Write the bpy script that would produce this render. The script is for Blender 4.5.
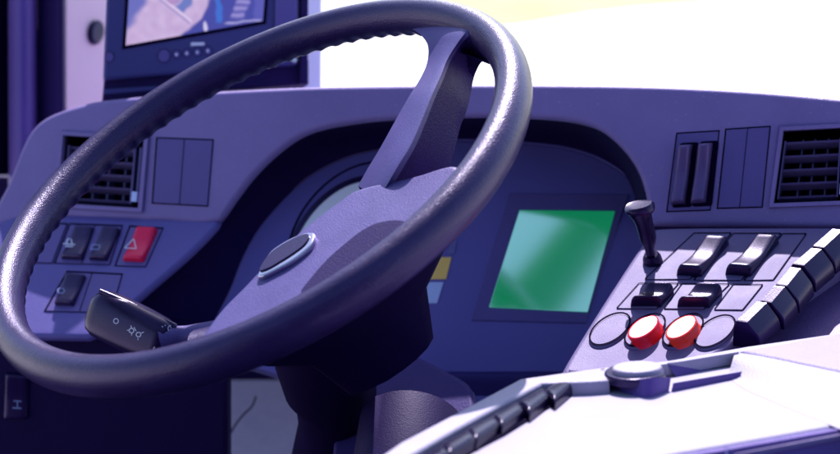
import bpy, bmesh, math, random
from mathutils import Vector, Matrix
from mathutils.geometry import tessellate_polygon
random.seed(7)
for o in list(bpy.data.objects): bpy.data.objects.remove(o)
S = bpy.context.scene

# ------------------------------------------------------------------ camera, sky, sun, exposure
F = 1600.0; PITCH = math.radians(20); CAMZ = 2.4
cam = bpy.data.objects.new('camera', bpy.data.cameras.new('camera')); S.collection.objects.link(cam)
cam.location = (0, 0, CAMZ); cam.rotation_euler = (math.radians(90) - PITCH, 0, 0)
cam.data.sensor_width = 36; cam.data.lens = F / 840 * 36
cam.data.clip_start = 0.02; cam.data.clip_end = 2000
cam.data.dof.use_dof = True; cam.data.dof.focus_distance = 1.33; cam.data.dof.aperture_fstop = 6.3
S.camera = cam

SUN_EL = math.radians(47); SUN_AZ = math.radians(4)      # azimuth from +Y towards +X
W = bpy.data.worlds.new('World'); S.world = W; W.use_nodes = True
nt = W.node_tree; nt.nodes.clear()
sky = nt.nodes.new('ShaderNodeTexSky'); sky.sky_type = 'NISHITA'; sky.sun_disc = False
sky.sun_elevation = SUN_EL; sky.sun_rotation = SUN_AZ
bg = nt.nodes.new('ShaderNodeBackground'); bg.inputs[1].default_value = 0.125
wo = nt.nodes.new('ShaderNodeOutputWorld')
nt.links.new(sky.outputs[0], bg.inputs[0]); nt.links.new(bg.outputs[0], wo.inputs[0])
sun = bpy.data.objects.new('sun', bpy.data.lights.new('sun', 'SUN')); S.collection.objects.link(sun)
sun.data.energy = 4.3; sun.data.angle = math.radians(0.5); sun.data.color = (1.0, 0.95, 0.9)
sd = Vector((math.sin(SUN_AZ) * math.cos(SUN_EL), math.cos(SUN_AZ) * math.cos(SUN_EL), math.sin(SUN_EL)))
sun.rotation_euler = sd.to_track_quat('Z', 'Y').to_euler()
S.view_settings.view_transform = 'Standard'; S.view_settings.look = 'None'
S.view_settings.exposure = 1.22; S.view_settings.gamma = 1.0
S.render.engine = 'CYCLES'

# ------------------------------------------------------------------ geometry helpers
CAM = Vector((0, 0, CAMZ))
RT = Vector((1, 0, 0)); FW = Vector((0, math.cos(PITCH), -math.sin(PITCH))); UP = Vector((0, math.sin(PITCH), math.cos(PITCH)))
def ray(x, y): return RT * ((x - 420) / F) - UP * ((y - 227) / F) + FW
def P(x, y, d): return CAM + ray(x, y) * d
def c2w(v): return RT * v[0] - UP * v[1] + FW * v[2]

class Plane:
    def __init__(s, p, n):
        s.p = p; s.n = n.normalized()
        s.u = (RT - s.n * RT.dot(s.n)).normalized(); s.v = s.n.cross(s.u)
    def hit(s, x, y):
        r = ray(x, y); return CAM + r * ((s.p - CAM).dot(s.n) / r.dot(s.n))
    def off(s, h): return Plane(s.p + s.n * h, s.n)
    def to2(s, P3): d = P3 - s.p; return (d.dot(s.u), d.dot(s.v))
    def to3(s, a, b, h=0): return s.p + s.u * a + s.v * b + s.n * h
def plane3(a, b, c):
    A, B, Cc = P(*a), P(*b), P(*c); n = (B - A).cross(Cc - A)
    if n.dot(CAM - A) < 0: n = -n
    return Plane(A, n)

def parent_world(o):
    v = Vector((0, 0, 0))
    while o: v += o.location; o = o.parent
    return v
def mesh(name, verts, faces, mat, parent=None, smooth=True, wn=False, origin=None, angle=None):
    if origin is None:
        origin = sum((Vector(v) for v in verts), Vector()) / max(1, len(verts))
        if parent is None: origin = Vector((origin.x, origin.y, min(v[2] for v in verts)))
    me = bpy.data.meshes.new(name)
    me.from_pydata([Vector(v) - origin for v in verts], [], faces)
    bm = bmesh.new(); bm.from_mesh(me)
    bmesh.ops.remove_doubles(bm, verts=bm.verts, dist=1e-6)
    bmesh.ops.recalc_face_normals(bm, faces=bm.faces); bm.to_mesh(me); bm.free()
    if smooth:
        for p in me.polygons: p.use_smooth = True
        me.set_sharp_from_angle(angle=math.radians(angle or 42))
    me.materials.append(mat)
    o = bpy.data.objects.new(name, me); S.collection.objects.link(o)
    o.location = origin - (parent_world(parent) if parent else Vector())
    if parent: o.parent = parent
    if wn:
        m = o.modifiers.new('wn', 'WEIGHTED_NORMAL'); m.keep_sharp = True; m.weight = 100
    return o
def tag(o, label=None, cat=None, group=None, kind=None):
    if label: o['label'] = label
    if cat: o['category'] = cat
    if group: o['group'] = group
    if kind: o['kind'] = kind
    return o
def empty(name, loc, label, cat, group=None):
    o = bpy.data.objects.new(name, None); S.collection.objects.link(o); o.location = loc; o.empty_display_size = .05
    return tag(o, label, cat, group)

def smoothpts(pts, n=6, closed=True, keep=()):
    """Catmull-Rom through the points; indices in keep stay sharp corners"""
    out = []; N = len(pts)
    for i in range(N if closed else N - 1):
        p1 = pts[i]; p2 = pts[(i + 1) % N]
        p0 = pts[i - 1] if (closed or i > 0) else p1
        p3 = pts[(i + 2) % N] if (closed or i + 2 < N) else p2
        if i in keep: p0 = p1
        if (i + 1) % N in keep: p3 = p2
        for k in range(n):
            t = k / n
            out.append(tuple(.5 * (2 * p1[c] + (p2[c] - p0[c]) * t + (2 * p0[c] - 5 * p1[c] + 4 * p2[c] - p3[c]) * t * t
                                   + (3 * p1[c] - p0[c] - 3 * p2[c] + p3[c]) * t ** 3) for c in range(len(p1))))
    if not closed: out.append(tuple(pts[-1]))
    return out
def area2(p): return sum(p[i - 1][0] * p[i][1] - p[i][0] * p[i - 1][1] for i in range(len(p))) / 2
def inset(p, r):
    """p CCW 2-D; positive r moves inwards"""
    out = []; N = len(p)
    for i in range(N):
        a = Vector(p[i]) - Vector(p[i - 1]); b = Vector(p[(i + 1) % N]) - Vector(p[i])
        if a.length < 1e-9: a = b
        if b.length < 1e-9: b = a
        a.normalize(); b.normalize()
        na = Vector((-a.y, a.x)); nb = Vector((-b.y, b.x)); m = na + nb
        if m.length < 1e-4: m = na
        m.normalize(); k = 1 / max(.5, m.dot(na))
        out.append((p[i][0] + m.x * r * k, p[i][1] + m.y * r * k))
    return out
def rounded(p, r, seg=5):
    """round the corners of a 2-D polygon"""
    out = []; N = len(p)
    for i in range(N):
        b = Vector(p[i]); a = Vector(p[i - 1]); c = Vector(p[(i + 1) % N])
        da = (a - b); dc = (c - b); rr = min(r, da.length * .45, dc.length * .45)
        A = b + da.normalized() * rr; Cc = b + dc.normalized() * rr
        for k in range(seg + 1):
            t = k / seg; q = A * (1 - t) ** 2 + b * 2 * t * (1 - t) + Cc * t * t; out.append((q.x, q.y))
    return out
def slab(name, px, pl, thick, r, mat, parent=None, h=0.0, corner=0, holes=(), seg=5, wn=True, raw2=None, back=False, angle=None):
    """solid plate lying on a plane: outline from px, rounded front edge, sides going back by thick"""
    pl0 = pl
    p2 = raw2 if raw2 else [pl0.to2(pl0.off(h).hit(x, y) if h else pl0.hit(x, y)) for x, y in px]
    if area2(p2) < 0: p2 = p2[::-1]
    if corner: p2 = rounded(p2, corner)
    V = []; Fc = []
    loops = [[(p2, 1)]]
    def ringset(poly, s):
        rings = []
        for k in range(seg + 1):
            t = k / seg * math.pi / 2
            rings.append((inset(poly, s * r * (1 - math.sin(t))), -r * (1 - math.cos(t))))
        rings.append((poly, -thick))
        idx = []
        for q, hh in rings:
            idx.append(list(range(len(V), len(V) + len(q))))
            V.extend(pl0.to3(a, b, h + hh) for a, b in q)
        for i in range(len(idx) - 1):
            n = len(poly)
            for j in range(n): Fc.append((idx[i][j], idx[i][(j + 1) % n], idx[i + 1][(j + 1) % n], idx[i + 1][j]))
        return idx
    idx = ringset(p2, 1); polys = [[Vector((*inset(p2, r)[k], 0)) for k in range(len(p2))]]; flat = list(idx[0])
    for hp in holes:
        h2 = [pl0.to2(pl0.off(h).hit(x, y) if h else pl0.hit(x, y)) for x, y in hp]
        if area2(h2) < 0: h2 = h2[::-1]
        ih = ringset(h2, -1); polys.append([Vector((*q, 0)) for q in inset(h2, -r)]); flat += ih[0]
    for t in tessellate_polygon(polys): Fc.append(tuple(flat[k] for k in t))
    if back: Fc.append(tuple(idx[-1]))
    return mesh(name, V, Fc, mat, parent, wn=wn, angle=angle)
def quadmap(q, pl):
    """q = pixel corners TL,TR,BR,BL -> f(u,v,h) with v down"""
    c = [pl.hit(*p) for p in q]
    def f(u, v, h=0): return (c[0] * (1 - u) + c[1] * u) * (1 - v) + (c[3] * (1 - u) + c[2] * u) * v + pl.n * h
    return f
def rocker(name, q, pl, H, mat, parent, prof=None, nu=12, nv=24, e=.16, ev=.07, up=None, ang=60):
    """rocker key: rounded at its edges, with a height profile along v"""
    f = quadmap(q, pl); V = []; Fc = []
    def edge(t, w):
        d = min(t, 1 - t) / w
        return 1 if d >= 1 else math.sqrt(max(0, 1 - (1 - d) ** 2))
    us = [0, .02, .05, .1, .16, .3, .5, .7, .84, .9, .95, .98, 1]
    vs = [0, .01, .025, .045, .07, .12, .2, .3, .4, .5, .6, .7, .8, .88, .93, .955, .975, .99, 1]
    for v in vs:
        for u in us:
            p = (prof(v) if prof else 1) * (up(u) if up else 1)
            V.append(f(u, v, H * p * (.35 + .65 * edge(u, e)) * (.35 + .65 * edge(v, ev))))
    nu = len(us); nv = len(vs)
    for j in range(nv - 1):
        for i in range(nu - 1): Fc.append((j * nu + i, j * nu + i + 1, (j + 1) * nu + i + 1, (j + 1) * nu + i))
    rim = [i for i in range(nu)] + [j * nu + nu - 1 for j in range(1, nv)] + [(nv - 1) * nu + i for i in range(nu - 2, -1, -1)] + [j * nu for j in range(nv - 2, 0, -1)]
    b = len(V)
    for k in rim: V.append(f(us[k % nu], vs[k // nu], -.002))
    for k in range(len(rim)):
        k2 = (k + 1) % len(rim); Fc.append((rim[k], rim[k2], b + k2, b + k))
    return mesh(name, V, Fc, mat, parent, angle=ang)
def ring_prism(name, outer, inner, pl, h0, h1, mat, parent, closed=True):
    """flat frame between two pixel loops, from height h0 to h1"""
    V = []; Fc = []; N = len(outer)
    for lp, hh in ((outer, h0), (outer, h1), (inner, h1), (inner, h0)):
        V += [pl.hit(x, y) + pl.n * hh for x, y in lp]
    for k in range(3):
        for i in range(N if closed else N - 1):
            j = (i + 1) % N; Fc.append((k * N + i, k * N + j, (k + 1) * N + j, (k + 1) * N + i))
    return mesh(name, V, Fc, mat, parent, smooth=False)
def grow(q, d):
    cx = sum(p[0] for p in q) / len(q); cy = sum(p[1] for p in q) / len(q)
    out = []
    N = len(q)
    # offset polygon in px
    pp = list(q); s = 1 if area2(pp) > 0 else -1
    return inset(pp, -d * s)
def tube(pts, rad, seg=20, cap=True, sq=None):
    """pts list of Vector, rad list of (a,b) or float"""
    V = []; Fc = []; N = len(pts); ref = None
    for i in range(N):
        t = (pts[min(i + 1, N - 1)] - pts[max(i - 1, 0)]).normalized()
        if ref is None:
            ref = UP - t * UP.dot(t)
            if ref.length < .1: ref = RT - t * RT.dot(t)
        ref = (ref - t * ref.dot(t)).normalized(); sd_ = t.cross(ref)
        r = rad[i]; ra, rb = r if isinstance(r, tuple) else (r, r)
        for k in range(seg):
            a = 2 * math.pi * k / seg; ca, sa = math.cos(a), math.sin(a)
            if sq: ca = math.copysign(abs(ca) ** sq, ca); sa = math.copysign(abs(sa) ** sq, sa)
            V.append(pts[i] + sd_ * (ra * ca) + ref * (rb * sa))
    for i in range(N - 1):
        for k in range(seg): Fc.append((i * seg + k, i * seg + (k + 1) % seg, (i + 1) * seg + (k + 1) % seg, (i + 1) * seg + k))
    if cap: Fc += [tuple(range(seg)), tuple((N - 1) * seg + k for k in range(seg))]
    return V, Fc
def arcstroke(cx, cy, rx, ry, ang, w, pl, h, a0=0, a1=360, n=48):
    """thin ring line on a plane, px ellipse"""
    V = []; Fc = []; c, s = math.cos(ang), math.sin(ang)
    for i in range(n + 1):
        t = math.radians(a0 + (a1 - a0) * i / n)
        for k in (-.5, .5):
            x = (rx + k * w) * math.cos(t); y = (ry + k * w) * math.sin(t)
            V.append(pl.hit(cx + x * c - y * s, cy + x * s + y * c) + pl.n * h)
    for i in range(n): Fc.append((2 * i, 2 * i + 1, 2 * i + 3, 2 * i + 2))
    return V, Fc
def poly_line(pts, w, pl, h):
    """thin painted strokes: list of polylines in px"""
    V = []; Fc = []
    for pl_ in pts:
        for i in range(len(pl_) - 1):
            a = Vector(pl_[i]); b = Vector(pl_[i + 1]); d = (b - a)
            if d.length < 1e-6: continue
            n = Vector((-d.y, d.x)).normalized() * w / 2; k = len(V)
            for q in (a - n, b - n, b + n, a + n): V.append(pl.hit(q.x, q.y) + pl.n * h)
            Fc.append((k, k + 1, k + 2, k + 3))
    return V, Fc
def join(*vf):
    V = []; Fc = []
    for v, f in vf:
        k = len(V); V += v; Fc += [tuple(i + k for i in q) for q in f]
    return V, Fc
def decal(name, vf, target, m, lift=.0004):
    """printed mark: every vertex dropped onto the surface of target along the normal there"""
    from mathutils.bvhtree import BVHTree
    w0 = parent_world(target); me = target.data
    t = BVHTree.FromPolygons([v.co + w0 for v in me.vertices], [tuple(p.vertices) for p in me.polygons])
    V = []
    for v in vf[0]:
        d = (v - CAM).normalized(); h = t.ray_cast(CAM, d)
        V.append((h[0] - d * lift) if h[0] else v)
    return mesh(name, V, vf[1], m, target, smooth=False)
def ellipse(cx, cy, rx, ry, ang=0, n=40):
    c, s = math.cos(ang), math.sin(ang)
    return [(cx + rx * math.cos(2 * math.pi * k / n) * c - ry * math.sin(2 * math.pi * k / n) * s,
             cy + rx * math.cos(2 * math.pi * k / n) * s + ry * math.sin(2 * math.pi * k / n) * c) for k in range(n)]

# ------------------------------------------------------------------ materials
def mat(name, col, rough=.5, var=.25, scale=60, bump=.0, bscale=900, spec=.5, metal=0, coat=0, scratch=0, dust=0, sheen=0):
    m = bpy.data.materials.new(name); m.use_nodes = True; n = m.node_tree.nodes; l = m.node_tree.links
    b = n['Principled BSDF']; b.inputs['Roughness'].default_value = rough; b.inputs['Metallic'].default_value = metal
    b.inputs['Specular Tint'].default_value = (.58, .46, 1, 1); b.inputs['Specular IOR Level'].default_value = spec; b.inputs['Coat Weight'].default_value = coat
    tc = n.new('ShaderNodeTexCoord')
    nz = n.new('ShaderNodeTexNoise'); nz.inputs['Scale'].default_value = scale; nz.inputs['Detail'].default_value = 8; nz.inputs['Roughness'].default_value = .65
    l.new(tc.outputs['Object'], nz.inputs['Vector'])
    mx = n.new('ShaderNodeMix'); mx.data_type = 'RGBA'
    mx.inputs[6].default_value = (*[c * (1 - var) for c in col], 1); mx.inputs[7].default_value = (*[min(1, c * (1 + var)) for c in col], 1)
    l.new(nz.outputs[0], mx.inputs[0]); last = mx.outputs[2]
    if dust:
        nd = n.new('ShaderNodeTexNoise'); nd.inputs['Scale'].default_value = 420; nd.inputs['Detail'].default_value = 3
        l.new(tc.outputs['Object'], nd.inputs['Vector'])
        rp = n.new('ShaderNodeValToRGB'); rp.color_ramp.elements[0].position = .68; rp.color_ramp.elements[1].position = .78
        rp.color_ramp.elements[1].color = (dust, dust, dust, 1)
        l.new(nd.outputs[0], rp.inputs[0])
        m2 = n.new('ShaderNodeMix'); m2.data_type = 'RGBA'; l.new(rp.outputs[0], m2.inputs[0]); l.new(last, m2.inputs[6])
        m2.inputs[7].default_value = (.5, .45, .6, 1); last = m2.outputs[2]
    l.new(last, b.inputs['Base Color'])
    mr = n.new('ShaderNodeMapRange'); mr.inputs[3].default_value = max(.03, rough - .1); mr.inputs[4].default_value = min(1, rough + .12)
    l.new(nz.outputs[0], mr.inputs[0]); l.new(mr.outputs[0], b.inputs['Roughness'])
    if bump:
        vo = n.new('ShaderNodeTexVoronoi'); vo.inputs['Scale'].default_value = bscale; vo.feature = 'SMOOTH_F1'
        n2 = n.new('ShaderNodeTexNoise'); n2.inputs['Scale'].default_value = bscale * .6; n2.inputs['Detail'].default_value = 4
        ad = n.new('ShaderNodeMath'); ad.operation = 'ADD'
        l.new(tc.outputs['Object'], vo.inputs['Vector']); l.new(tc.outputs['Object'], n2.inputs['Vector'])
        l.new(vo.outputs['Distance'], ad.inputs[0]); l.new(n2.outputs[0], ad.inputs[1])
        bp = n.new('ShaderNodeBump'); bp.inputs['Strength'].default_value = bump; bp.inputs['Distance'].default_value = .0006
        l.new(ad.outputs[0], bp.inputs['Height']); l.new(bp.outputs[0], b.inputs['Normal'])
    return m
def emit(name, col, s):
    m = bpy.data.materials.new(name); m.use_nodes = True; b = m.node_tree.nodes['Principled BSDF']
    b.inputs['Base Color'].default_value = (*[c * .3 for c in col], 1); b.inputs['Emission Color'].default_value = (*col, 1); b.inputs['Emission Strength'].default_value = s
    b.inputs['Roughness'].default_value = .3
    return m
M = dict(
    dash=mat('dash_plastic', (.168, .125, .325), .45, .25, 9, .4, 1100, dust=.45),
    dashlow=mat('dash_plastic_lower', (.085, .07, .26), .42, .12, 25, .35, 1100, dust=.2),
    cluster=mat('cluster_plastic', (.105, .09, .32), .4, .08, 20, .2, 1400),
    plate=mat('switch_plate', (.09, .068, .235), .42, .08, 30, .2, 1200),
    plater=mat('right_switch_plate', (.10, .08, .19), .55, .10, 20, .2, 1200, spec=.3),
    panelr=mat('right_panel_plastic', (.115, .09, .21), .55, .15, 14, .3, 1200, spec=.3, dust=.2),
    hood=mat('shaded_hood_wall', (.008, .003, .04), .8, .3, 30, .2, 900, spec=.15),  # dash plastic with the shade under the hood painted in
    black=mat('black_plastic', (.012, .006, .04), .28, .3, 40, .15, 1200, spec=.6),
    slide=mat('slide_key_plastic', (.005, .002, .022), .25, .3, 40, .1, 1200, spec=.3),
    grip=mat('grip_plastic', (.075, .05, .15), .35, .2, 40, .15, 1200, spec=.6),
    key=mat('key_plastic', (.006, .002, .022), .28, .3, 40, .1, 1200, spec=.6),
    matte=mat('matte_black_plastic', (.006, .002, .028), .7, .3, 40, .2, 900, spec=.1),
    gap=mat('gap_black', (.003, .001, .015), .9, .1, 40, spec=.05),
    leather=mat('rim_leatherette', (.015, .009, .052), .33, .35, 60, .45, 1150, spec=.65, coat=.1),
    hub=mat('hub_plastic', (.062, .05, .18), .46, .2, 40, .35, 1100),
    flank=mat('shaded_spoke_flank', (.02, .009, .075), .55, .35, 90, .7, 900, spec=.1),  # shade of the spoke's right side put into the colour
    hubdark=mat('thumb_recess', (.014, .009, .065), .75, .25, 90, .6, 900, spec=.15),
    chrome=mat('chrome', (.5, .47, .55), .15, .05, 20, metal=1),
    red=mat('red_plastic', (.65, .004, .05), .3, .15, 30, .1, 900),
    redbtn=mat('red_button', (.75, .012, .02), .22, .1, 30),
    orangebtn=mat('orange_red_button', (.9, .05, .015), .22, .1, 30),
    ink=mat('white_marking', (.6, .6, .75), .5, .05),
    inkdim=mat('pale_blue_marking', (.2, .25, .5), .5, .05),
    tray=mat('tray_plastic', (.29, .265, .385), .5, .2, 9, .4, 900, spec=.35, dust=.3),
    traydark=mat('console_side_plastic', (.06, .035, .2), .45, .2, 30, .3, 900),
    ledge=mat('ledge_plastic', (.22, .19, .32), .55, .15, 30, .6, 700, dust=.3),
    slotwall=mat('slot_wall_plastic', (.075, .045, .22), .5, .2, 30, .3, 900),
    wall=mat('wall_lining', (.78, .54, .62), .6, .08, 10, .2, 500),
    pillar=mat('pillar_trim', (.09, .05, .24), .5, .15, 12, .2, 500),
    seal=mat('rubber_seal', (.01, .003, .05), .8, .2, 30),
    bezel=mat('monitor_bezel', (.04, .04, .15), .4, .08, 30, .15, 1200),
    dial=mat('dial_face', (.85, .86, .98), .5, .05),
    yellow=mat('amber_telltale', (.8, .5, .12), .4, .05),
    tell=mat('pale_telltale', (.4, .48, .8), .4, .05),
    telld=mat('grey_telltale', (.12, .11, .3), .4, .05),
    floor=mat('floor_covering', (.85, .68, 1.0), .6, .2, 40, .4, 400),
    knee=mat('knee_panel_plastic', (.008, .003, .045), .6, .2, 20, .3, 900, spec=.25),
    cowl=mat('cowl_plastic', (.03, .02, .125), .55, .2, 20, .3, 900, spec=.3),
    post=mat('windscreen_post', (.75, .7, .85), .5, .1, 20),
)

# ------------------------------------------------------------------ setting: ground outside, road, verge, cab floor, side wall
def sheet(name, x0, x1, y0, y1, z, m, n=1):
    V = [(x0, y0, z), (x1, y0, z), (x1, y1, z), (x0, y1, z)]
    return mesh(name, V, [(0, 1, 2, 3)], m, None, smooth=False, origin=Vector((0, 0, z)))
conc = mat('concrete', (.62, .6, .58), .8, .12, 2, spec=.3)
def grassmat():
    m = mat('dry_verge', (.35, .36, .21), .9, .5, 1.5, spec=.1); return m
tag(sheet('ground', -500, 500, -60, 900, -.01, mat('ground_soil', (.4, .38, .28), .9, .3, .5)), kind='structure')
tag(sheet('road', -60, 60, -20, 60, -.004, conc), kind='structure')
verge = []
V = []; Fc = []
N = 60
for i in range(N + 1):
    x = -.35 + i * .5; y = 10.15 + .06 * math.sin(i * 2.3) + .03 * math.sin(i * 5.1) + .485 * (x + .35)
    V += [(x, y, .002), (x, y + 40, .03)]
for i in range(N): Fc.append((2 * i, 2 * i + 2, 2 * i + 3, 2 * i + 1))
tag(mesh('grass_verge', V, Fc, grassmat(), None, origin=Vector((0, 10, 0))), kind='structure')

V = [(-1.6, -1.2, 1.15), (1.8, -1.2, 1.15), (1.8, 2.25, 1.15), (-1.6, 2.25, 1.15)]
tag(mesh('cab_floor', V, [(0, 1, 2, 3)], M['knee'], None, smooth=False), kind='structure')
tag(mesh('floor_covering', [P(150, 380, 2.3), P(420, 380, 2.3), P(420, 560, 1.95), P(150, 560, 1.95)], [(0, 1, 2, 3)], M['floor'], None, smooth=False), kind='structure')
V, Fc = tube([P(x, y, 1.9) for x, y in smoothpts([(256, 396), (252, 406), (243, 415), (234, 427), (229, 440), (228, 470)], 5, False)], [.0012] * 26, 8)
tag(mesh('cable', V, Fc, M['black'], None), 'thin black cable hanging over the pale gap below the steering wheel', 'cable')

wallpl = plane3((60, 0, 2.02), (60, 300, 1.97), (120, 0, 2.12))
w = empty('cab_side_wall', P(60, 300, 2.0), 'pale mauve side wall lining behind the left end of the dashboard', 'wall')
slab('lining', [(55, -60), (135, -60), (135, 300), (55, 300)], wallpl, .03, .004, M['wall'], w, back=True)
bk = mesh('front_bulkhead', [(-1.6, 2.25, 1.15), (1.8, 2.25, 1.15), (1.8, 2.25, 1.66), (-1.6, 2.25, 1.66), (-1.6, 2.28, 1.15), (1.8, 2.28, 1.15), (1.8, 2.28, 1.66), (-1.6, 2.28, 1.66)], [(0, 1, 2, 3), (4, 5, 6, 7), (3, 2, 6, 7), (0, 1, 5, 4), (0, 3, 7, 4), (1, 2, 6, 5)], M['knee'], None, smooth=False)
tag(bk, 'dark bulkhead wall under the windscreen, behind the dashboard', 'wall')
rp = mesh('rear_sky_blocker', [(-1.6, -.9, 1.15), (1.5, -.9, 1.15), (1.5, -.9, 3.0), (-1.6, -.9, 3.0), (-1.6, -.93, 1.15), (1.5, -.93, 1.15), (1.5, -.93, 3.0), (-1.6, -.93, 3.0)], [(0, 1, 2, 3), (4, 5, 6, 7), (3, 2, 6, 7), (0, 1, 5, 4), (0, 3, 7, 4), (1, 2, 6, 5)], M['knee'], None, smooth=False)  # unseen wall added behind the camera to block sky light
tag(rp, 'unseen dark wall added behind the camera to cut sky light', 'wall')
# round screw cap in the lining
pts = ellipse(98.5, 32, 7.5, 12.5, .1, 28)
rk = slab('screw_cap', pts, wallpl, .006, .0045, M['key'], w, h=.007, back=True)
# pillar: moulded profile extruded down
pil = empty('door_pillar', P(30, 420, 1.95), 'dark purple moulded pillar at the far left beside the pale wall', 'pillar')
def extr(name, prof, y0, y1, m, parent):
    V = []; Fc = []
    for x, d in prof:
        V += [P(x, y0, d), P(x + 3, y1, d)]
    for i in range(len(prof) - 1): Fc.append((2 * i, 2 * i + 2, 2 * i + 3, 2 * i + 1))
    return mesh(name, V, Fc, m, parent, angle=70)
extr('trim', smoothpts([(6, 2.0), (9, 1.955), (16, 1.94), (24, 1.94), (32, 1.955), (39, 2.0), (44, 2.05)], 5, False), -420, 420, M['pillar'], pil)
extr('rubber_seal', smoothpts([(36, 1.975), (42, 1.965), (50, 1.96), (58, 1.965), (63, 1.975), (65, 2.03)], 5, False), -420, 420, M['seal'], pil)
extr('door_edge', [(-300, 1.95), (-60, 1.98), (-5, 1.98), (4, 1.99), (8, 2.0)], -420, 175, M['gap'], pil)
wp = slab('windscreen_post', [(303, -40), (324, -40), (323, 100), (303, 100)], plane3((300, 0, 1.95), (325, 0, 1.97), (300, 100, 1.95)), .03, .006, M['post'], None, back=True)
tag(wp, 'pale lilac windscreen post just right of the monitor', 'post')

# ------------------------------------------------------------------ dashboard
P1 = plane3((100, 100, 1.70), (100, 220, 1.69), (780, 160, 1.48))
PL = plane3((100, 219, 1.69), (100, 335, 1.575), (300, 219, 1.628))
P3 = plane3((450, 145, 1.70), (450, 340, 1.62), (620, 200, 1.655))
PR = Plane(P(660, 226, 1.49), Vector((-.125, -.21, .97)))
dash = empty('dashboard', P(400, 420, 1.7), 'long violet blue moulded bus dashboard with switches, vents and instrument hood behind the steering wheel', 'dashboard')

top = [(-14, 232), (-4, 205), (6, 186), (14, 166), (22, 146), (31, 130), (43, 119), (60, 111), (80, 105), (100, 100.5), (150, 95.5), (200, 92), (300, 87), (400, 85), (500, 84), (600, 84.5), (680, 86.5), (760, 91), (840, 98), (900, 104)]
top = smoothpts(top, 3, False)
lip_all = [(135, 301), (152, 286), (172, 269), (192, 251), (211, 232), (224, 216), (237, 197), (257, 172), (286, 146), (315, 131), (360, 122.5), (398, 119.3), (450, 117.5), (500, 117.2), (529, 118.2), (560, 120.5), (586, 125.5), (606, 135), (626, 154), (639, 175), (646, 200), (648, 226)]
inn_all = [(196, 350), (206, 334), (218, 312), (230, 288), (240, 262), (252, 238), (266, 218), (290, 192), (315, 172), (349, 156), (383, 148.5), (420, 143), (449, 140.5), (490, 141), (523, 143), (560, 147), (586, 153.5), (604, 161), (622, 172), (634, 184), (643, 204), (648, 232)]
lip = smoothpts(lip_all, 4, False); inn = smoothpts(inn_all, 4, False)
ysplit = 222
lip_up = [p for p in lip if p[1] <= 219.5]
# upper face: outline with the hood opening cut from its lower edge
left_lip = [p for p in lip_up if p[0] < 400]; right_lip = [p for p in lip_up if p[0] >= 400]
out = top + [(900, 228), (660, 226), (648, 226)] + lip_up[::-1] + [(220, 221.5), (200, 224.5), (130, 220.5), (57, 217), (20, 222)]
holesP1 = []
def q_(a): return [tuple(p) for p in a]
slotL = [(157, 138), (213, 140), (207.5, 206), (152.5, 203)]
ventL = [(64, 135), (146, 139.5), (140, 209), (58, 204)]
slotR1 = [(677, 133.5), (719, 131), (710, 210), (667, 211.5)]
slotR2 = [(726, 129.5), (770, 126.6), (762, 207), (717.5, 208.3)]
ventR = [(783, 130.5), (850, 127), (847, 201.5), (773, 204.3)]
slab('upper_panel', out, P1, .008, .006, M['dash'], dash, holes=[ventL, ventR], angle=50)
# the top of the dashboard runs forward to the windscreen, the bulkhead closes it in front
V = []; Fc = []
tp_ = [P1.hit(x, y) - P1.n * .006 for x, y in top]
for p in tp_: V += [p, p + Vector((0, .03, -.012)), Vector((p.x * 1.25, 2.25, min(1.64, p.z - .26)))]
for i in range(len(tp_) - 1):
    for k in range(2): Fc.append((3 * i + k, 3 * i + k + 1, 3 * i + 4 + k, 3 * i + 3 + k))
mesh('top_cover', V, Fc, M['dash'], dash, angle=60)
# lower left switch panel
lip_lo = [p for p in lip if p[1] >= 222.0 and p[0] < 300]
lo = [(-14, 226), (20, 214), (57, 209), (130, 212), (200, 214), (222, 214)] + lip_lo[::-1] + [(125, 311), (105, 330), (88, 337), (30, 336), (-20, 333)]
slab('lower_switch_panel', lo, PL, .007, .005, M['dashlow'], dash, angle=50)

# hood: swept wall from lip to cluster face, shade painted in near black
V = []; Fc = []; NS = 9
for i, (a, b) in enumerate(zip(lip, inn)):
    pa = (P1 if a[1] <= ysplit else PL).hit(*a); pb = P3.hit(*b)
    pa = pa + ((CAM - pa).normalized() * -.004)
    ctrl = pa + (pb - pa).dot(FW) * FW * .95 + (pb - pa) * .12
    ctrl = pa + FW * max(.02, (pb - pa).dot(FW))
    for k in range(NS):
        t = k / (NS - 1); V.append(pa * (1 - t) ** 2 + ctrl * 2 * t * (1 - t) + pb * t * t)
for i in range(len(lip) - 1):
    for k in range(NS - 1): Fc.append((i * NS + k, i * NS + k + 1, (i + 1) * NS + k + 1, (i + 1) * NS + k))
mesh('shaded_hood_wall', V, Fc, M['hood'], dash, angle=80)
# cluster face
cl = [p for p in inn] + [(640, 260), (606, 330), (560, 400), (540, 470), (400, 430), (330, 400), (270, 372)]
slab('cluster_panel', cl, P3, .02, .0025, M['cluster'], dash, seg=3)
# thin highlight bead along the hood edge on the right
bead = [p for p in inn if p[0] > 440]
V, Fc = tube([P3.hit(*p) + P3.n * .001 for p in bead], [.0011] * len(bead), 8)
mesh('edge_bead', V, Fc, M['cluster'], dash)

# gauge
g = empty('gauge', P3.hit(356, 240), None, None); g.parent = dash; g.location = P3.hit(356, 240) - dash.location
GA = math.radians(-42)
gc = (343, 246)
mesh('outer_groove', *arcstroke(357, 238, 84, 60, math.radians(-52), 2.0, P3, .0007), M['gap'], g)
slab('dial', ellipse(345, 238, 67, 41, math.radians(-49), 60), P3, .003, .001, M['dial'], g, h=.001)
mesh('dial_ring', *arcstroke(345, 238, 69, 43, math.radians(-49), 5.0, P3, .0022), M['black'], g)

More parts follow.
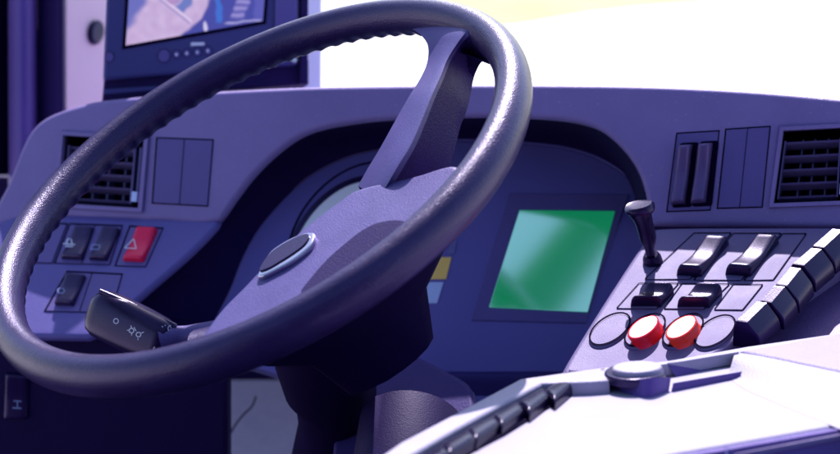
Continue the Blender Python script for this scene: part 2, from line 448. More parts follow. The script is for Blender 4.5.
# telltales
for q, m in (([(452, 240), (457, 240), (454, 254), (447, 254)], 'telld'), ([(440, 257), (451.5, 257), (446, 279), (429, 279)], 'yellow'),
             ([(424, 282), (443.5, 282), (437, 303), (418, 303)], 'tell'), ([(400, 282), (422.8, 282), (416.8, 303), (396, 303)], 'tell')):
    slab('telltale', q, P3, .001, .0004, M[m], dash, h=.0011, seg=2)

# colour display
bz = [(510, 193), (629, 194.5), (606, 258), (586, 323), (471.6, 320), (490, 258)]
db = slab('display_bezel', bz, P3, .002, .001, M['plate'], dash, h=.0018, seg=2)
def glassmat(name, col, strength):
    m = bpy.data.materials.new(name); m.use_nodes = True; b = m.node_tree.nodes['Principled BSDF']
    b.inputs['Base Color'].default_value = (*[c * .35 for c in col], 1); b.inputs['Roughness'].default_value = .07
    b.inputs['Specular IOR Level'].default_value = .9
    b.inputs['Emission Color'].default_value = (*col, 1); b.inputs['Emission Strength'].default_value = strength
    b.inputs['Coat Weight'].default_value = 1; b.inputs['Coat IOR'].default_value = 14.0; b.inputs['Coat Roughness'].default_value = .09
    return m
slab('display_screen', [(519.5, 210), (615, 211), (587.6, 312), (489, 307)], P3, .001, .0004, glassmat('green_screen', (.0, .30, .11), 1.0), db, h=.0031, seg=2)

# blank slot plates and rocker plates
def groove(q, pl, w=1.3, parent=dash, name='slot_groove'):
    ring_prism(name, grow(q, w * .6), grow(q, -w * .4), pl, -.001, .0005, M['gap'], parent)
def plate(q, pl, m='plate', split=True, parent=dash, w=1.3):
    o = slab('blank_plate', grow(q, -.5), pl, .004, .0007, M[m], parent, h=.0013, seg=2)
    groove(q, pl, w, o)
    if split:
        a = ((q[0][0] + q[1][0]) / 2, (q[0][1] + q[1][1]) / 2); b = ((q[2][0] + q[3][0]) / 2, (q[2][1] + q[3][1]) / 2)
        mesh('parting_line', *poly_line([[a, b]], .7, pl, .0016), M['gap'], o)
    return o
plate(slotL, P1); plate(slotR2, P1)
plate(slotR1, P1, split=False)
def lprof(v): return .62 + .38 * (2 * abs(v - .5)) ** 1.6
def tprof(v): return 1.0 - .45 * v ** 1.2 + .25 * max(0, v - .75)
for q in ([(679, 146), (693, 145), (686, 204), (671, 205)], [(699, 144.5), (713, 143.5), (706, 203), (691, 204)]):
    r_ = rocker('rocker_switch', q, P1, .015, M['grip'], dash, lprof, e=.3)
    slab('rocker_shade', [(x + (6 if k in (1, 2) else 1), y + (3 if k > 1 else -3)) for k, (x, y) in enumerate(q)], P1, .001, .0003, M['gap'], r_, h=.0017, corner=.003, seg=1)  # black patch painting the rocker's shade on the plate
# louvre vents
def vent(q, pl, nslat, name_parent):
    v = empty('air_vent', pl.hit(*q[3]), None, None); v.parent = dash; v.location = pl.hit(*q[3]) - dash.location
    f = quadmap(q, pl)
    # box behind
    V = []; Fc = []
    c = [(0, 0), (1, 0), (1, 1), (0, 1)]
    for h in (0, -.05):
        for a, b in c: V.append(f(a, b, h))
    Fc = [(0, 1, 5, 4), (1, 2, 6, 5), (2, 3, 7, 6), (3, 0, 4, 7), (4, 5, 6, 7)]
    mesh('duct', V, Fc, M['gap'], v, smooth=False)
    ring_prism('vent_frame', grow(q, 3.2), grow(q, -.6), pl, -.003, .0035, M['dash'], v)
    for k in range(nslat):
        b = .17 + (k + .0) * (.74 / (nslat - 1)) if nslat > 1 else .5
        V = []
        for a in (.05, .86):
            V += [f(a, b - .013, -.004), f(a, b + .013, -.0055), f(a, b + .075, -.018), f(a, b + .05, -.018)]
        mesh('louvre', V, [(0, 1, 5, 4), (1, 2, 6, 5), (2, 3, 7, 6), (3, 0, 4, 7), (0, 1, 2, 3), (4, 5, 6, 7)], M['vane'], v, smooth=False)
    for a in (.05, .86):
        V = []
        for b in (.14, .93): V += [f(a - .008, b, -.003), f(a + .012, b, -.003), f(a + .012, b, -.02), f(a - .008, b, -.02)]
        mesh('louvre_end', V, [(0, 1, 5, 4), (1, 2, 6, 5), (2, 3, 7, 6), (3, 0, 4, 7), (0, 1, 2, 3), (4, 5, 6, 7)], M['vane'], v, smooth=False)
    for a in (.28, .46, .66):
        V = []
        for b in (.1, .93): V += [f(a, b, -.021), f(a + .02, b, -.021), f(a + .02, b, -.035), f(a, b, -.035)]
        mesh('vane', V, [(0, 1, 5, 4), (1, 2, 6, 5), (2, 3, 7, 6), (3, 0, 4, 7), (0, 1, 2, 3), (4, 5, 6, 7)], M['vane'], v, smooth=False)
    # thumb slider on the right
    V = []
    for b in (.12, .9): V += [f(.9, b, -.012), f(.93, b, -.001), f(.955, b, -.001), f(.97, b, -.012)]
    mesh('slider_track', V, [(0, 1, 5, 4), (1, 2, 6, 5), (2, 3, 7, 6), (0, 1, 2, 3), (4, 5, 6, 7)], M['vane'], v, smooth=False)
    V = []
    for b in (.76, .9): V += [f(.885, b, -.006), f(.9, b, .003), f(.965, b, .003), f(.98, b, -.006)]
    mesh('slider_knob', V, [(0, 1, 5, 4), (1, 2, 6, 5), (2, 3, 7, 6), (0, 1, 2, 3), (4, 5, 6, 7)], M['tell'], v, smooth=False)
    return v
M['vane'] = mat('vent_vane', (.075, .06, .17), .35, .1, 40, spec=.6)
vent(ventL, P1, 5, dash); vent(ventR, P1, 5, dash)
# crease line below the upper panel on the right
V, Fc = poly_line([[(659, 226.2), (745, 225), (860, 225)]], 1.6, P1, .004)

# left rockers
plate([(16, 222), (67, 224), (52, 263), (2, 262)], PL, split=False)
pA = plate([(70, 224), (122, 226), (109.5, 264.5), (55, 263)], PL, split=False)
pH = plate([(130, 226.3), (162.5, 228.6), (145.5, 266.5), (115.5, 265.5)], PL, split=False)
pB = plate([(67.5, 271.6), (122, 274.4), (111, 312.5), (45, 311)], PL, split=False)
mesh('parting_line', *poly_line([[(96, 225), (82, 264)]], .8, PL, .0016), M['gap'], pA)
mesh('parting_line', *poly_line([[(93, 273), (80, 312)]], .8, PL, .0016), M['gap'], pB)
r1 = rocker('rocker_switch', [(76, 229), (95, 230), (84, 261), (62, 260)], PL, .0085, M['black'], dash, lprof)
r2 = rocker('rocker_switch', [(103.5, 230), (121, 231), (108, 262), (90, 261)], PL, .0085, M['black'], dash, lprof)
rh = rocker('rocker_switch', [(138, 230), (158.5, 231), (144.5, 263), (124, 262)], PL, .0085, M['red'], dash, lprof)
rh['label'] = 'bright red hazard rocker'
r3 = rocker('rocker_switch', [(67.5, 276), (87, 278), (74.5, 307), (55.5, 306)], PL, .0085, M['black'], dash, lprof)
ti = (131, 255)
decal('symbol', poly_line([[(136.5, 244.5), (127.5, 253.5), (139, 254.3), (136.5, 244.5)]], .8, PL, .0088), rh, M['ink'])
decal('symbol', join(poly_line([[(66, 249), (78, 250)], [(69, 249), (71, 244), (74, 244.5), (75, 249.5)], [(68, 251.5), (76, 252)]], 1.1, PL, .0085)), r1, M['ink'])
decal('symbol', join(poly_line([[(95, 250), (103, 250.5), (101.5, 255), (93.5, 254.5), (95, 250)]], .9, PL, .0085)), r2, M['inkdim'])
decal('symbol', arcstroke(64, 296, 3.4, 2.6, 0, .9, PL, .0085), r3, M['inkdim'])

# ---- right hand switch panel (rises towards the windscreen)
prout = rounded([(655, 224.5), (905, 223), (905, 300), (700, 385), (558, 374)], 9)
slab('right_switch_panel', smoothpts([(561, 373), (566, 361), (600, 306), (638, 248), (649, 233), (662, 227), (760, 226), (905, 226), (905, 262), (840, 262), (783, 302), (735, 340), (690, 378), (600, 376)], 4, True, keep=(0, 7, 8, 9, 13, 12)), PR, .05, .006, M['panelr'], dash, angle=50)
# dark side wall falling away right of the keys
SW = plane3((840, 262, 1.38), (690, 378, 1.25), (840, 345, 1.36))
slab('side_trim', [(905, 232), (840, 262), (783, 302), (735, 340), (690, 378), (900, 400)], PR.off(-.02), .02, .004, mat('side_trim_plastic', (.075, .045, .15), .45, .2, 30, .3, 900), dash)
def z15(x, y): return (560 + x / 3, 220 + y / 3)
cells = [[(402, 40), (513, 40), (388, 178), (255, 178)], [(520, 41), (663, 41), (543, 181), (402, 180)], [(669, 42), (738, 42), (640, 180), (552, 181)],
         [(237, 191), (355, 191), (288, 267), (170, 265)], [(366, 192), (508, 193), (430, 268), (312, 266)], [(520, 194), (608, 195), (548, 270), (463, 269)]]
cells = [[z15(*p) for p in c] for c in cells]
for c in cells:
    o = slab('blank_plate', grow(c, -.6), PR, .004, .0006, M['plater'], dash, h=.0012, seg=2)
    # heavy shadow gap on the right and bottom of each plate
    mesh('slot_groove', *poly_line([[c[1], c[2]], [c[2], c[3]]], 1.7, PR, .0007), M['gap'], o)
    mesh('edge_line', *poly_line([[c[0], c[1]], [c[3], c[0]]], .8, PR, .0007), M['gap'], o)
def z15r(*a): return [z15(*p) for p in a]
rp = lambda v: .55 + .45 * (2 * abs(v - .5)) ** 1.5
for q in (z15r((437, 72), (507, 76), (424, 174), (350, 169)), z15r((590, 68), (657, 72), (572, 173), (496, 167)),
          z15r((262, 215), (342, 218), (302, 262), (212, 262)), z15r((407, 217), (487, 220), (448, 264), (352, 264))):
    rocker('rocker_switch', q, PR, .0125, M['key'], dash, rp)
# round buttons
ea = math.radians(-33)
def rbtn(cx, cy, m=None):
    b = slab('button_ring', ellipse(cx, cy, 23.5, 12.6, ea, 44), PR, .003, .001, M['panelr'], dash, h=.0015, seg=3)
    mesh('ring_gap', *arcstroke(cx, cy, 22.8, 12.0, ea, 1.8, PR, .0022), M['gap'], b)
    if m:
        V = []; Fc = []; n_ = 44
        for px_, py_, a_, b_, h_ in ((cx + 3.5, cy + 4.5, 18.5, 10.2, .0), (cx + 2.2, cy + 2.5, 17.8, 9.6, .002), (cx + .5, cy + .3, 17.2, 9.0, .005), (cx - 1.2, cy - 2.6, 17.6, 8.9, .0085), (cx - 1.9, cy - 4.2, 17.8, 8.9, .0105), (cx - 2.1, cy - 4.8, 17.2, 8.4, .0113), (cx - 2.1, cy - 4.9, 15.5, 7.2, .0114)):
            V += [PR.off(h_).hit(*p) for p in ellipse(px_, py_, a_, b_, ea, n_)]
        for r_ in range(6):
            for k in range(n_): Fc.append((r_ * n_ + k, r_ * n_ + (k + 1) % n_, (r_ + 1) * n_ + (k + 1) % n_, (r_ + 1) * n_ + k))
        Fc.append(tuple(6 * n_ + k for k in range(n_)))
        b2 = mesh('button_cap', V, Fc, M[m], b, angle=70)
    return b
rbtn(610, 330.7); rbtn(645, 331.7, 'redbtn'); rbtn(683, 331.7, 'orangebtn'); rbtn(715, 333)
# diagonal stack of tall black keys
keyspx = [(487, 322, 560, 262), (560, 262, 612, 214), (606, 212, 660, 158), (655, 150, 722, 100), (715, 96, 785, 42)]
for k, (x0, y0, x1, y1) in enumerate(keyspx):
    a = z15(x0 + 8, y0 + 37); b = z15(x1 + 3, y1 + 43)
    q = [(b[0] + 8, b[1] + 4), (b[0] + 33, b[1] + 7), (a[0] + 35, a[1] + 8), (a[0] + 8, a[1] + 4)]
    rocker('tall_key', q, PR, .026, M['key'], dash, lambda v: 1 - .12 * v, e=.10, ev=.05, up=lambda u: 1 - 1.25 * max(0, u - .5), ang=26)

# lever with a wide top
lv = empty('lever', PR.hit(652, 259), None, None); lv.parent = dash; lv.location = PR.hit(652, 259) - dash.location
b0 = PR.hit(652, 260); D0 = (b0 - CAM).dot(FW)
V, Fc = tube([P(653, 262, D0 - .002), P(652, 258, D0 - .006), P(651, 254, D0 - .01)], [.009, .0085, .006], 24)
mesh('collar', V, Fc, M['key'], lv, angle=60)
pts = [(650.5, 254, .0045), (649.5, 248, .0045), (649, 243, .0062), (648, 238, .0078), (646, 230, .0078), (644, 222, .0082), (642, 216, .0092), (640.5, 211, .0115), (640, 208, .0126)]
V, Fc = tube([P(x, y, D0 - .012 - (254 - y) * .0006) for x, y, r in pts], [(r * .95, r * .8) for x, y, r in pts], 24, sq=.8)
mesh('handle', V, Fc, M['key'], lv, angle=60)
V, Fc = tube([P(640, 209, D0 - .040), P(639.7, 206.5, D0 - .0415), P(639.2, 204.8, D0 - .042)], [(.0130, .0110), (.0131, .0111), (.0110, .0092)], 28, sq=.8)
o = mesh('cap', V, Fc, M['key'], lv, angle=50)

# lower dash: knee panel, cowl, pedestal
KP = plane3((0, 340, 1.62), (0, 460, 1.66), (230, 340, 1.62))
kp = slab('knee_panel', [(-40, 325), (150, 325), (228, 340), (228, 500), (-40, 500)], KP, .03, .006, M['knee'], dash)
ks = rocker('rocker_switch', [(6, 372), (29, 374), (28, 418), (4, 418)], KP, .006, M['black'], dash, lprof)
decal('symbol', poly_line([[(15, 398), (23, 398.5)], [(19, 398), (19, 405)], [(14, 405), (23, 405.5)]], 1.1, KP, .0068), ks, M['inkdim'])
CW = plane3((380, 350, 1.52), (470, 385, 1.46), (400, 460, 1.42))
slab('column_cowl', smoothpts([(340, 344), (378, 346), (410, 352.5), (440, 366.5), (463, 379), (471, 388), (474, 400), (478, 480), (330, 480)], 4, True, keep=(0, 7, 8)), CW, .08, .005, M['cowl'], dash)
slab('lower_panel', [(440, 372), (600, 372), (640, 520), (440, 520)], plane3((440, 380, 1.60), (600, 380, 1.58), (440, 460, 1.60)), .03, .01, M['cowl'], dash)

# ------------------------------------------------------------------ steering column with stalk
col = empty('steering_column', P(330, 454, 1.5), 'dark steering column below the wheel hub with a black control stalk on its left', 'steering column')
cp = [(325, 300, 1.345, .05), (325, 335, 1.37, .047), (326, 360, 1.40, .045), (330, 385, 1.44, .042), (336, 400, 1.46, .037), (335, 425, 1.49, .034), (326, 470, 1.55, .036), (318, 520, 1.6, .038)]
V, Fc = tube([P(x, y, d) for x, y, d, r in cp], [(r, r * .9) for x, y, d, r in cp], 36)
mesh('shroud', V, Fc, M['matte'], col, angle=60)
V, Fc = tube([P(x, y, 1.40) for x, y in smoothpts([(385, 425), (371, 432), (362, 442), (355, 456), (352, 470)], 4, False)], [.0016] * 17, 8)
# foot cylinder right of the column
V, Fc = tube([P(415, 418, 1.40), P(412, 424, 1.398), P(408, 470, 1.36), P(405, 520, 1.33)], [.040, .046, .048, .048], 36)
mesh('adjuster_boot', V, Fc, M['knee'], col, angle=60)
# stalk
dS = 1.44
ax = [(93, 309), (96, 310.5), (102, 313.5), (120, 322), (140, 331.5), (158, 340), (166, 343.5), (169, 345)]
rr = [.014, .0185, .0215, .0225, .0222, .021, .0185, .013]
V, Fc = tube([P(x, y, dS - (x - 93) * .0004) for x, y in ax], [(r * .62, r) for r in rr], 32, sq=.62)
st = mesh('control_stalk', V, Fc, M['key'], col, angle=60)
V, Fc = tube([P(100, 291, dS - .012), P(130, 304, dS - .02), P(176, 326, dS - .033)], [.0022, .0026, .0022], 10)
mesh('stalk_edge', V, Fc, M['black'], st)
V, Fc = tube([P(162, 340, 1.41), P(178, 336, 1.41), P(188, 335, 1.41), P(215, 334, 1.40), (P(300, 320, 1.38))], [.013, .009, .0085, .012, .016], 20)
mesh('stalk_arm', V, Fc, M['hub'], st)
SP = plane3((97, 300, dS - .0165), (160, 330, dS - .041), (110, 330, dS - .0168))
ic = [arcstroke(116, 321, 2.4, 2.4, 0, .8, SP, .0), arcstroke(131.5, 330.5, 2.3, 2.3, 0, .9, SP, .0), arcstroke(138.5, 334.5, 2.3, 2.3, 0, .9, SP, 0), arcstroke(163.5, 340, 2.6, 2.6, 0, .9, SP, 0),
      poly_line([[(131, 325.5), (131.5, 328)], [(127, 330), (129, 330.3)], [(134, 327), (136, 331)], [(132, 333), (131.5, 335.5)], [(138, 338), (138, 340)], [(141, 333), (144, 332)]], .8, SP, 0),
      poly_line([[(162, 326), (167, 333)], [(165, 325), (170, 331)], [(170, 326), (173, 331)]], 1.0, SP, 0), arcstroke(171, 328.5, 3, 3.2, 0, .9, SP, 0), arcstroke(155.5, 349, 2, 2.2, 0, .8, SP, 0, 0, 250)]
decal('symbol', join(*ic), st, M['ink'])

# ------------------------------------------------------------------ steering wheel
WC = CAM + c2w((-.1349, -.0404, 1.2888)); WN = c2w((-.3974, -.7587, -.5161)).normalized()
WP = Plane(WC, WN)
wh = empty('steering_wheel', WC - WN * .06, 'large dark leather-look bus steering wheel tilted across the left half', 'steering wheel')
E1 = WP.u; E2 = WP.v; R = .225
a_up = WP.to2(WP.hit(250, 60)); a0 = math.atan2(a_up[1], a_up[0])
V = []; Fc = []; NT = 540; NP = 28
for i in range(NT):
    t = 2 * math.pi * i / NT; rad = E1 * math.cos(t) + E2 * math.sin(t)
    bump = 1 - abs(math.cos(t * 42))
    for k in range(NP):
        p = 2 * math.pi * k / NP
        cr, cn = math.cos(p), math.sin(p)
        # finger grips on the inner underside
        w_ = max(0, math.cos(p - math.radians(238))) ** 5
        ra = .0142 - .0022 * w_ * (1 - bump); rn = .0178 - .0022 * w_ * (1 - bump)
        V.append(WC + rad * (R + cr * ra) + WN * (cn * rn - .002))
for i in range(NT):
    for k in range(NP): Fc.append((i * NP + k, i * NP + (k + 1) % NP, ((i + 1) % NT) * NP + (k + 1) % NP, ((i + 1) % NT) * NP + k))
mesh('rim', V, Fc, M['leather'], wh, origin=WC, angle=80)

HP = WP.off(-.022)
hubpx = [(352, 190), (368, 184.5), (384, 181), (404, 177), (424, 171.5), (441, 166), (456, 164), (462, 174), (444, 203), (408, 238), (366, 270), (318, 302), (270, 325), (232, 341), (205, 349), (196, 345), (200, 336), (207, 325), (222, 306), (240, 288), (257, 270), (272, 254), (290, 237.5), (315, 217), (335, 202)]
hub = slab('hub', smoothpts(hubpx, 3, True), HP, .012, .006, M['hub'], wh, angle=75)
# hub underside, tapering to the column
V = []; Fc = []
h2 = [HP.to2(HP.hit(*p)) for p in hubpx]; cx = sum(p[0] for p in h2) / len(h2); cy = sum(p[1] for p in h2) / len(h2)
for s, hh in ((.96, -.010), (.90, -.026), (.70, -.050), (.46, -.075), (.34, -.12)):
    V += [HP.to3(cx + (a - cx) * s, cy + (b - cy) * s, hh) for a, b in h2]
n = len(h2)
for r_ in range(4):
    for i in range(n): Fc.append((r_ * n + i, r_ * n + (i + 1) % n, (r_ + 1) * n + (i + 1) % n, (r_ + 1) * n + i))
mesh('hub_underside', V, Fc, M['matte'], wh, angle=70)
# thumb recess
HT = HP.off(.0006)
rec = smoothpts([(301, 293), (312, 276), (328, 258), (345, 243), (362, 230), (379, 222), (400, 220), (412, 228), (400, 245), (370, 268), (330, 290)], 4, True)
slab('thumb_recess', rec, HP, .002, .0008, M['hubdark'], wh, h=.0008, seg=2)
# emblem: dark oval with a chrome ring
eb = smoothpts([(257, 274.5), (262, 262), (271, 250), (286, 240), (300, 233.5), (309, 231.5), (314.5, 233.5), (312, 243), (303, 252), (289, 262), (272, 271), (262, 275.5)], 4, True)
em = slab('emblem', eb, HP, .004, .0018, M['chrome'], wh, h=.0042, seg=4)
eb2 = smoothpts([(259, 270), (264, 260), (273, 250), (287, 241), (300, 235), (307, 233.5), (309, 236), (304, 244), (294, 252), (280, 261), (267, 268.5)], 4, True)
slab('emblem_face', eb2, HP, .001, .0006, M['black'], em, h=.0054, seg=2)
# spokes: bevelled beam with pale left flank and right flank painted dark for shade
def spoke(sections, parent):
    """sections: list of (left px, ridge px, right px) -> beam with a ridge; back closed"""
    V = []; Fc = []; N = len(sections)
    for l_, m_, r_, hm in sections:
        A = WP.off(-.010 + hm).hit(*l_); B = WP.off(.004 + hm).hit(*m_); Cc = WP.off(-.045 * min(1, max(.2, (m_[1] - 15) / 30)) + hm).hit(*r_)
        kf = min(1, max(.08, (m_[1] - 30) / 30)); back = (A + Cc) / 2 - WN * .04 * kf
        # smooth the ridge a little
        for w1, w2, w3 in ((1, 0, 0), (.72, .28, 0), (.4, .6, 0), (.14, .84, .02), (.03, .92, .05), (0, .84, .16), (0, .6, .4), (0, .3, .7), (0, 0, 1)):
            V.append(A * w1 + B * w2 + Cc * w3)
        V.append(Cc - WN * .012 * kf); V.append(back); V.append(A - WN * .014 * kf)
    K = 12
    for i in range(N - 1):
        for k in range(K): Fc.append((i * K + k, i * K + (k + 1) % K, (i + 1) * K + (k + 1) % K, (i + 1) * K + k))
    return V, Fc
secs = [((388, 20), (486, 12), (520, 76), .002), ((408, 27), (476, 20), (502, 68), .005), ((422, 36), (466, 31), (484, 60), .006), ((428, 47), (456, 44), (473, 68), .003), ((427, 63), (447, 58), (466, 82), 0), ((420, 79), (440, 75), (461, 100), 0),
        ((410, 95), (431, 95), (455, 115), 0), ((399, 114), (420, 122), (449, 138), -.004), ((388, 134), (409, 146), (444, 156), -.008), ((379, 150), (397, 165), (440, 170), -.013), ((368, 168), (387, 182), (432, 186), -.02), ((358, 186), (378, 198), (420, 204), -.028)]
secs = [(a, b, c, d) for a, b, c, d in secs]
flat = [(*a, *b, *c, d) for a, b, c, d in secs]; flat = smoothpts(flat, 4, False)
V, Fc = spoke([((f[0], f[1]), (f[2], f[3]), (f[4], f[5]), f[6]) for f in flat], wh)
mesh('spoke', V, Fc, M['hub'], wh, angle=50)
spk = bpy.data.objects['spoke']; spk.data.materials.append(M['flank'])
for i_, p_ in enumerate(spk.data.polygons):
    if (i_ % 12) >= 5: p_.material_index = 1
V, Fc = tube([P(300, 318, 1.22), P(240, 338, 1.235), P(200, 347, 1.24)], [(.03, .016), (.022, .014), (.03, .014)], 24)
mesh('spoke', V, Fc, M['leather'], wh, angle=60)

# ------------------------------------------------------------------ monitor on the dash
mon = empty('monitor', P(200, 100, 1.76), 'blue-cased monitor standing on the left end of the dashboard behind the wheel', 'monitor')
MP = plane3((106, 80, 1.76), (108, 0, 1.76), (300, 62, 1.80))
cs = slab('case', [(109, -60), (300, -60), (298, 65), (164, 75.5), (103, 80.5)], MP, .035, .004, M['bezel'], mon, corner=.004, back=True)
sl = slab('side_slats', [(276, -60), (297, -60), (297, 40), (275, 42)], MP, .003, .001, M['plate'], mon, h=.004)
slab('slat', [(301, -60), (309, -60), (308, 84), (300, 84)], MP, .03, .002, M['seal'], mon, back=True)
scr = [(131, -40), (268, -40), (263, 21.5), (125.5, 46)]
ring_prism('screen_gasket', grow(scr, 3), grow(scr, -.3), MP, .0, .0012, M['gap'], mon)
def picture(px, py):
    """the camera picture shown on the monitor: soft coloured areas, px,py inside the frame"""
    from mathutils import noise
    w = noise.noise(Vector((px * .11, py * .11, 0))) * 2.0
    x, y = px + w, py + w * .6
    sm = lambda e0, e1, v: (lambda t: t * t * (3 - 2 * t))(min(1, max(0, (v - e0) / (e1 - e0))))
    mixc = lambda a, b, t: tuple(p * (1 - t) + q * t for p, q in zip(a, b))
    k = noise.noise(Vector((px * .12, py * .12, 9))) * .07
    c = (.56 + k, .40 + k, .64 + k)                                   # pale pinkish ground
    c = mixc((.13, .13, .45), c, sm(-5, 5, (x - 133) + (y - 22) * .62))  # blue corner upper left
    d = (x - 160) * .62 - (y - 0) * .78                               # light and dark diagonal lines
    c = mixc(c, (.34, .25, .52), .75 * (1 - sm(.4, 1.8, abs(d))) * sm(150, 158, x) * (1 - sm(188, 192, x)))
    c = mixc(c, (.75, .62, .82), .8 * (1 - sm(.4, 1.6, abs(d - 2.6))) * sm(150, 158, x) * (1 - sm(190, 194, x)))
    r = math.hypot((x - 172), (y + 4) * 1.1)
    c = mixc(c, (.14, .17, .48), (1 - sm(20, 23, r)) * sm(10, 13, r) * sm(3, 5, d))
    c = mixc(c, (.45 + k * 3, .25, .50), (1 - sm(9, 11, r)) * sm(2, 4, d))
    e = (y - 37) + (x - 178) * .75                                    # dark lower right half
    t = sm(-2, 2, e) * sm(176, 184, x)
    t = max(t, sm(204, 208, x + (y - 8) * .35))
    c = mixc(c, (.045, .04, .30), t)
    b = abs(x - 217 - math.sin(y * .12) * 2.5)
    c = mixc(c, (.03, .15, .62), .85 * (1 - sm(1.5, 4, b)) * (1 - sm(20, 25, y)))
    c = mixc(c, (.30, .25, .60), (1 - sm(5, 8, abs(x - 240 + (y - 10) * .3))) * sm(-2, 1, y) * (1 - sm(18, 21, y)) * (.6 + .4 * math.sin(y * .9)))
    c = mixc(c, (.10, .09, .42), sm(252, 256, x) * (1 - sm(20, 24, y)) * .7)
    c = mixc(c, (.62, .55, .80), (1 - sm(1.2, 2.6, math.hypot((x - 206), (y - 28) * .35))))
    c = mixc(c, (.50, .45, .78), (1 - sm(.4, 1.4, abs(y - 22 + (x - 240) * .1))) * sm(222, 228, x) * (1 - sm(258, 262, x)) * .7)
    return c
m_ = bpy.data.materials.new('monitor_picture'); m_.use_nodes = True; b_ = m_.node_tree.nodes['Principled BSDF']
at_ = m_.node_tree.nodes.new('ShaderNodeAttribute'); at_.attribute_name = 'picture'
m_.node_tree.links.new(at_.outputs['Color'], b_.inputs['Emission Color']); b_.inputs['Emission Strength'].default_value = .42
b_.inputs['Base Color'].default_value = (.03, .03, .06, 1); b_.inputs['Roughness'].default_value = .12
V = []; Fc = []; cols = []; NX, NY = 150, 90
for j in range(NY + 1):
    for i in range(NX + 1):
        u, v = i / NX, j / NY
        xl = 131 * (1 - v) + 125.5 * v; xr = 268 * (1 - v) + 263 * v
        xx = xl * (1 - u) + xr * u; yb = 46 - (xx - 125.5) * .178; yy = -40 * (1 - v) + yb * v
        V.append(MP.hit(xx, yy) + MP.n * .0007); cols.append(picture(xx, yy))
for j in range(NY):
    for i in range(NX): a = j * (NX + 1) + i; Fc.append((a, a + 1, a + NX + 2, a + NX + 1))
sc = mesh('screen', V, Fc, m_, mon, smooth=False)
ca = sc.data.color_attributes.new('picture', 'FLOAT_COLOR', 'POINT')
for k, c in enumerate(cols): ca.data[k].color = (*c, 1)
def mring(cx, cy, r, m, dot):
    b = slab('monitor_button', ellipse(cx, cy, r, r * 1.1, 0, 24), MP, .002, .0008, M['plate'], mon, h=.0015, seg=3)
    mesh('ring_gap', *arcstroke(cx, cy, r, r * 1.1, 0, 1.1, MP, .0009, n=24), M['gap'], b)
    if dot: slab('dot', ellipse(cx - .3, cy, 1.2, 1.5, 0, 10), MP, .0004, .0002, M['ink'], b, h=.0019, seg=1)
mring(164, 56, 5.8, None, 0)
for x, y in ((176.7, 54.6), (187, 53.4), (197.5, 52.4), (208, 51)): mring(x, y, 3.6, None, 1)
mring(109, 57, 4.5, None, 0)
slab('small_nameplate', [(191, 42.6), (204.6, 42.4), (204.5, 45.4), (190.8, 46)], MP, .0006, .0002, M['ink'], mon, h=.0008, seg=1)
slab('base', [(104, 79), (309, 60), (309, 84), (200, 92), (102, 101)], MP.off(-.012), .10, .004, M['seal'], mon, back=True)
slab('base_lip', [(104, 89), (165, 85), (165, 90), (104, 95)], MP.off(-.008), .01, .002, M['bezel'], mon, back=True)
slab('screw', ellipse(294, 60, 3, 3, 0, 14), MP, .002, .0008, M['chrome'], mon, h=.0025)

# ------------------------------------------------------------------ side console tray
TP = plane3((530, 380, 1.14), (840, 333, 1.232), (400, 470, .947))
con = empty('side_console', TP.hit(620, 470) - Vector((0, 0, .3)), 'pale storage tray console with dark slots and a row of black keys at bottom right', 'console')
def tp(x, y, h=0): return TP.off(h).hit(x, y)
rim_o = [(372, 461), (400, 442), (460, 410.5), (519, 379), (572, 371), (606, 366.5), (665, 362.5), (735, 350), (760, 347), (840, 332.5), (930, 316), (1000, 520), (372, 520)]
# floor of the tray as one plate, rim strips as raised parts
slab('tray_floor', [(360, 470), (530, 383), (600, 372), (745, 346), (840, 332), (930, 316), (960, 402), (840, 424), (666, 454.5), (560, 480)], TP.off(-.010), .02, .004, M['tray'], con)
slab('left_rim', [(372, 461), (400, 441.5), (460, 410), (519, 378.5), (546, 374.8), (572, 371), (609, 366), (609, 379.5), (590, 381), (542, 382.5), (500, 404), (455, 428.5), (411, 454), (385, 470)], TP, .03, .003, M['tray'], con)
slab('key_channel', [(411, 454), (455, 428.5), (500, 404), (542, 382.5), (589, 381.5), (594, 384), (572, 393), (540, 412), (505, 434), (474, 450), (440, 472), (395, 472)], TP, .005, .0008, M['gap'], con, h=-.0085, seg=2)
ends = [(572, 386.5), (548.5, 398.5), (523, 412.5), (499, 427), (475, 442), (449, 458)]
for k, (x, y) in enumerate(ends):
    L = 29 + k * 2
    q = [(x - L, y + 12.5), (x - 5, y - 3.0), (x + 2, y + 5.5), (x - L + 12, y + 22)]
    q = [q[0], q[1], q[2], q[3]]
    f = q
    rocker('key', [f[1], f[2], f[3], f[0]], TP.off(-.0085), .008, M['slide'], con, None, e=.3, ev=.12)
# raised lip and bevel at right: top surface, bevel down to the floor
V = [tp(737, 350, 0), tp(760, 346, 0), tp(840, 332, 0), tp(930, 316, 0), tp(960, 395, 0), tp(840, 371, 0), tp(790, 361, 0)]
slab('upper_ledge', [(737, 350), (760, 346.5), (840, 332.5), (930, 316), (970, 402), (840, 371), (775, 357.5)], TP, .03, .005, M['ledge'], con)
slab('back_rim', [(600, 368), (667, 361), (735, 350.5), (739, 351.5), (667, 363.5), (600, 373)], TP, .009, .0005, M['tray'], con, seg=2)
A = smoothpts([(735, 352), (775, 358.5), (840, 372), (970, 403)], 6, False); B = smoothpts([(728, 376), (749, 391), (818, 420), (870, 440)], 6, False)
V = []; Fc = []; K = 9
for (x0, y0), (x1, y1) in zip(A, B):
    for k in range(K):
        t = k / (K - 1); e_ = t * t * (3 - 2 * t)
        V.append(tp(x0 + (x1 - x0) * t, y0 + (y1 - y0) * t, -.0015 - .0083 * e_))
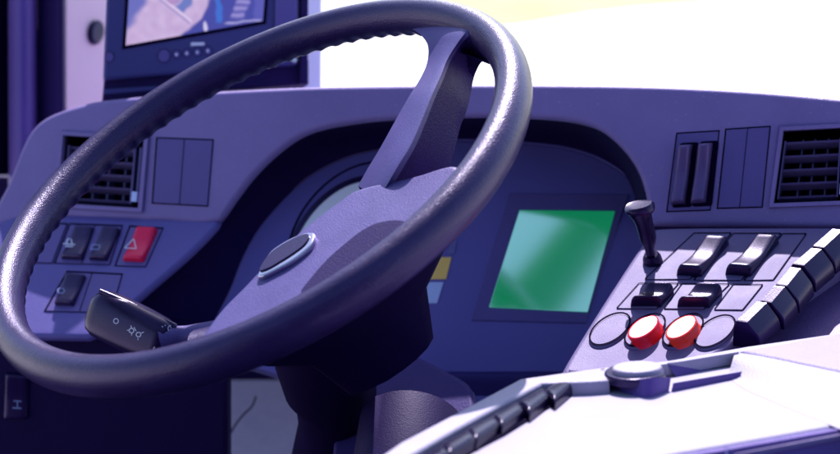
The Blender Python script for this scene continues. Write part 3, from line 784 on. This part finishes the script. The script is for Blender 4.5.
for i in range(len(A) - 1):
    for k in range(K - 1): Fc.append((i * K + k, i * K + k + 1, (i + 1) * K + k + 1, (i + 1) * K + k))
mesh('bevel', V, Fc, M['tray'], con, angle=80)
# dark finger slots
def wallface(name, topl, botl, m, base=-.010):
    V = []; Fc = []
    for (x0, y0), (x1, y1) in zip(topl, botl):
        d = (tp(x1, y1, base) - CAM).dot(FW); V += [P(x0, y0, d + .0005), P(x1, y1, d)]
    n_ = len(topl)
    for i in range(n_ - 1): Fc.append((2 * i, 2 * i + 2, 2 * i + 3, 2 * i + 1))
    return mesh(name, V, Fc, m, con, angle=50)
wallface('slot', [(667, 363), (735, 352)], [(676, 377), (729, 365)], M['slotwall'])
wallface('slot', [(673, 383), (742, 371.3)], [(671, 392), (740, 378)], M['slotwall'])
sct = smoothpts([(606, 382.5), (625, 380), (650, 378), (671, 377)], 5, False); scb = smoothpts([(607, 384), (622, 392), (648, 398), (669, 391)], 5, False)
wallface('scoop', sct, scb, M['slotwall'])
sc_ = slab('catch', ellipse(635, 370.5, 31, 8.8, math.radians(-2), 48), TP, .006, .002, M['black'], con, h=.002)
slab('catch_top', ellipse(637, 366, 25, 5.8, math.radians(-2), 48), TP.off(.006), .005, .002, M['tray'], sc_)
# front edge wall of the console
_a = (tp(666, 456, -.01) - CAM).dot(FW) - .006; _b = (tp(840, 425.5, -.01) - CAM).dot(FW) - .006
FP = plane3((666, 456, _a), (840, 425.5, _b), (666, 520, _a - .004))
slab('front_trim', [(655, 463), (680, 456.5), (840, 428.5), (960, 407.5), (960, 560), (640, 560)], FP, .01, .002, M['slotwall'], con)
slab('trim_strip', [(735, 454), (840, 434), (960, 413), (960, 419), (840, 440), (762, 456)], FP, .003, .001, M['panelr'], con, h=.003)
mesh('seam', *poly_line([[(725, 447), (727, 458)]], 1.2, FP, .0006), M['ink'], con)
slab('body', [(385, 465), (530, 386), (610, 374), (840, 340), (930, 322), (1000, 540), (380, 540)], TP.off(-.03), .25, .01, M['traydark'], con, back=True)

# ------------------------------------------------------------------ unseen strip added overhead, shaped to mirror as a dark band in the display
def refl(x, y, z):
    p = P3.hit(x, y); r = (p - CAM).normalized(); m = r - P3.n * 2 * r.dot(P3.n); return p + m * ((z - p.z) / m.z)
A0, A1, B0, B1 = refl(610, 209, 3.1), refl(522, 305, 3.1), refl(615, 240, 3.1), refl(567, 314, 3.1)
da = (A1 - A0); db_ = (B1 - B0)
V = [A0 - da * 3, A1 + da * 3, B1 + db_ * 4, B0 - db_ * 4]
V += [v + Vector((0, 0, .05)) for v in V]
tag(mesh('reflection_blocker', V, [(0, 1, 2, 3), (4, 5, 6, 7), (0, 1, 5, 4), (1, 2, 6, 5), (2, 3, 7, 6), (3, 0, 4, 7)], M['knee'], None, smooth=False), 'unseen dark strip added overhead to mirror as the diagonal band in the display glass', 'occluder')
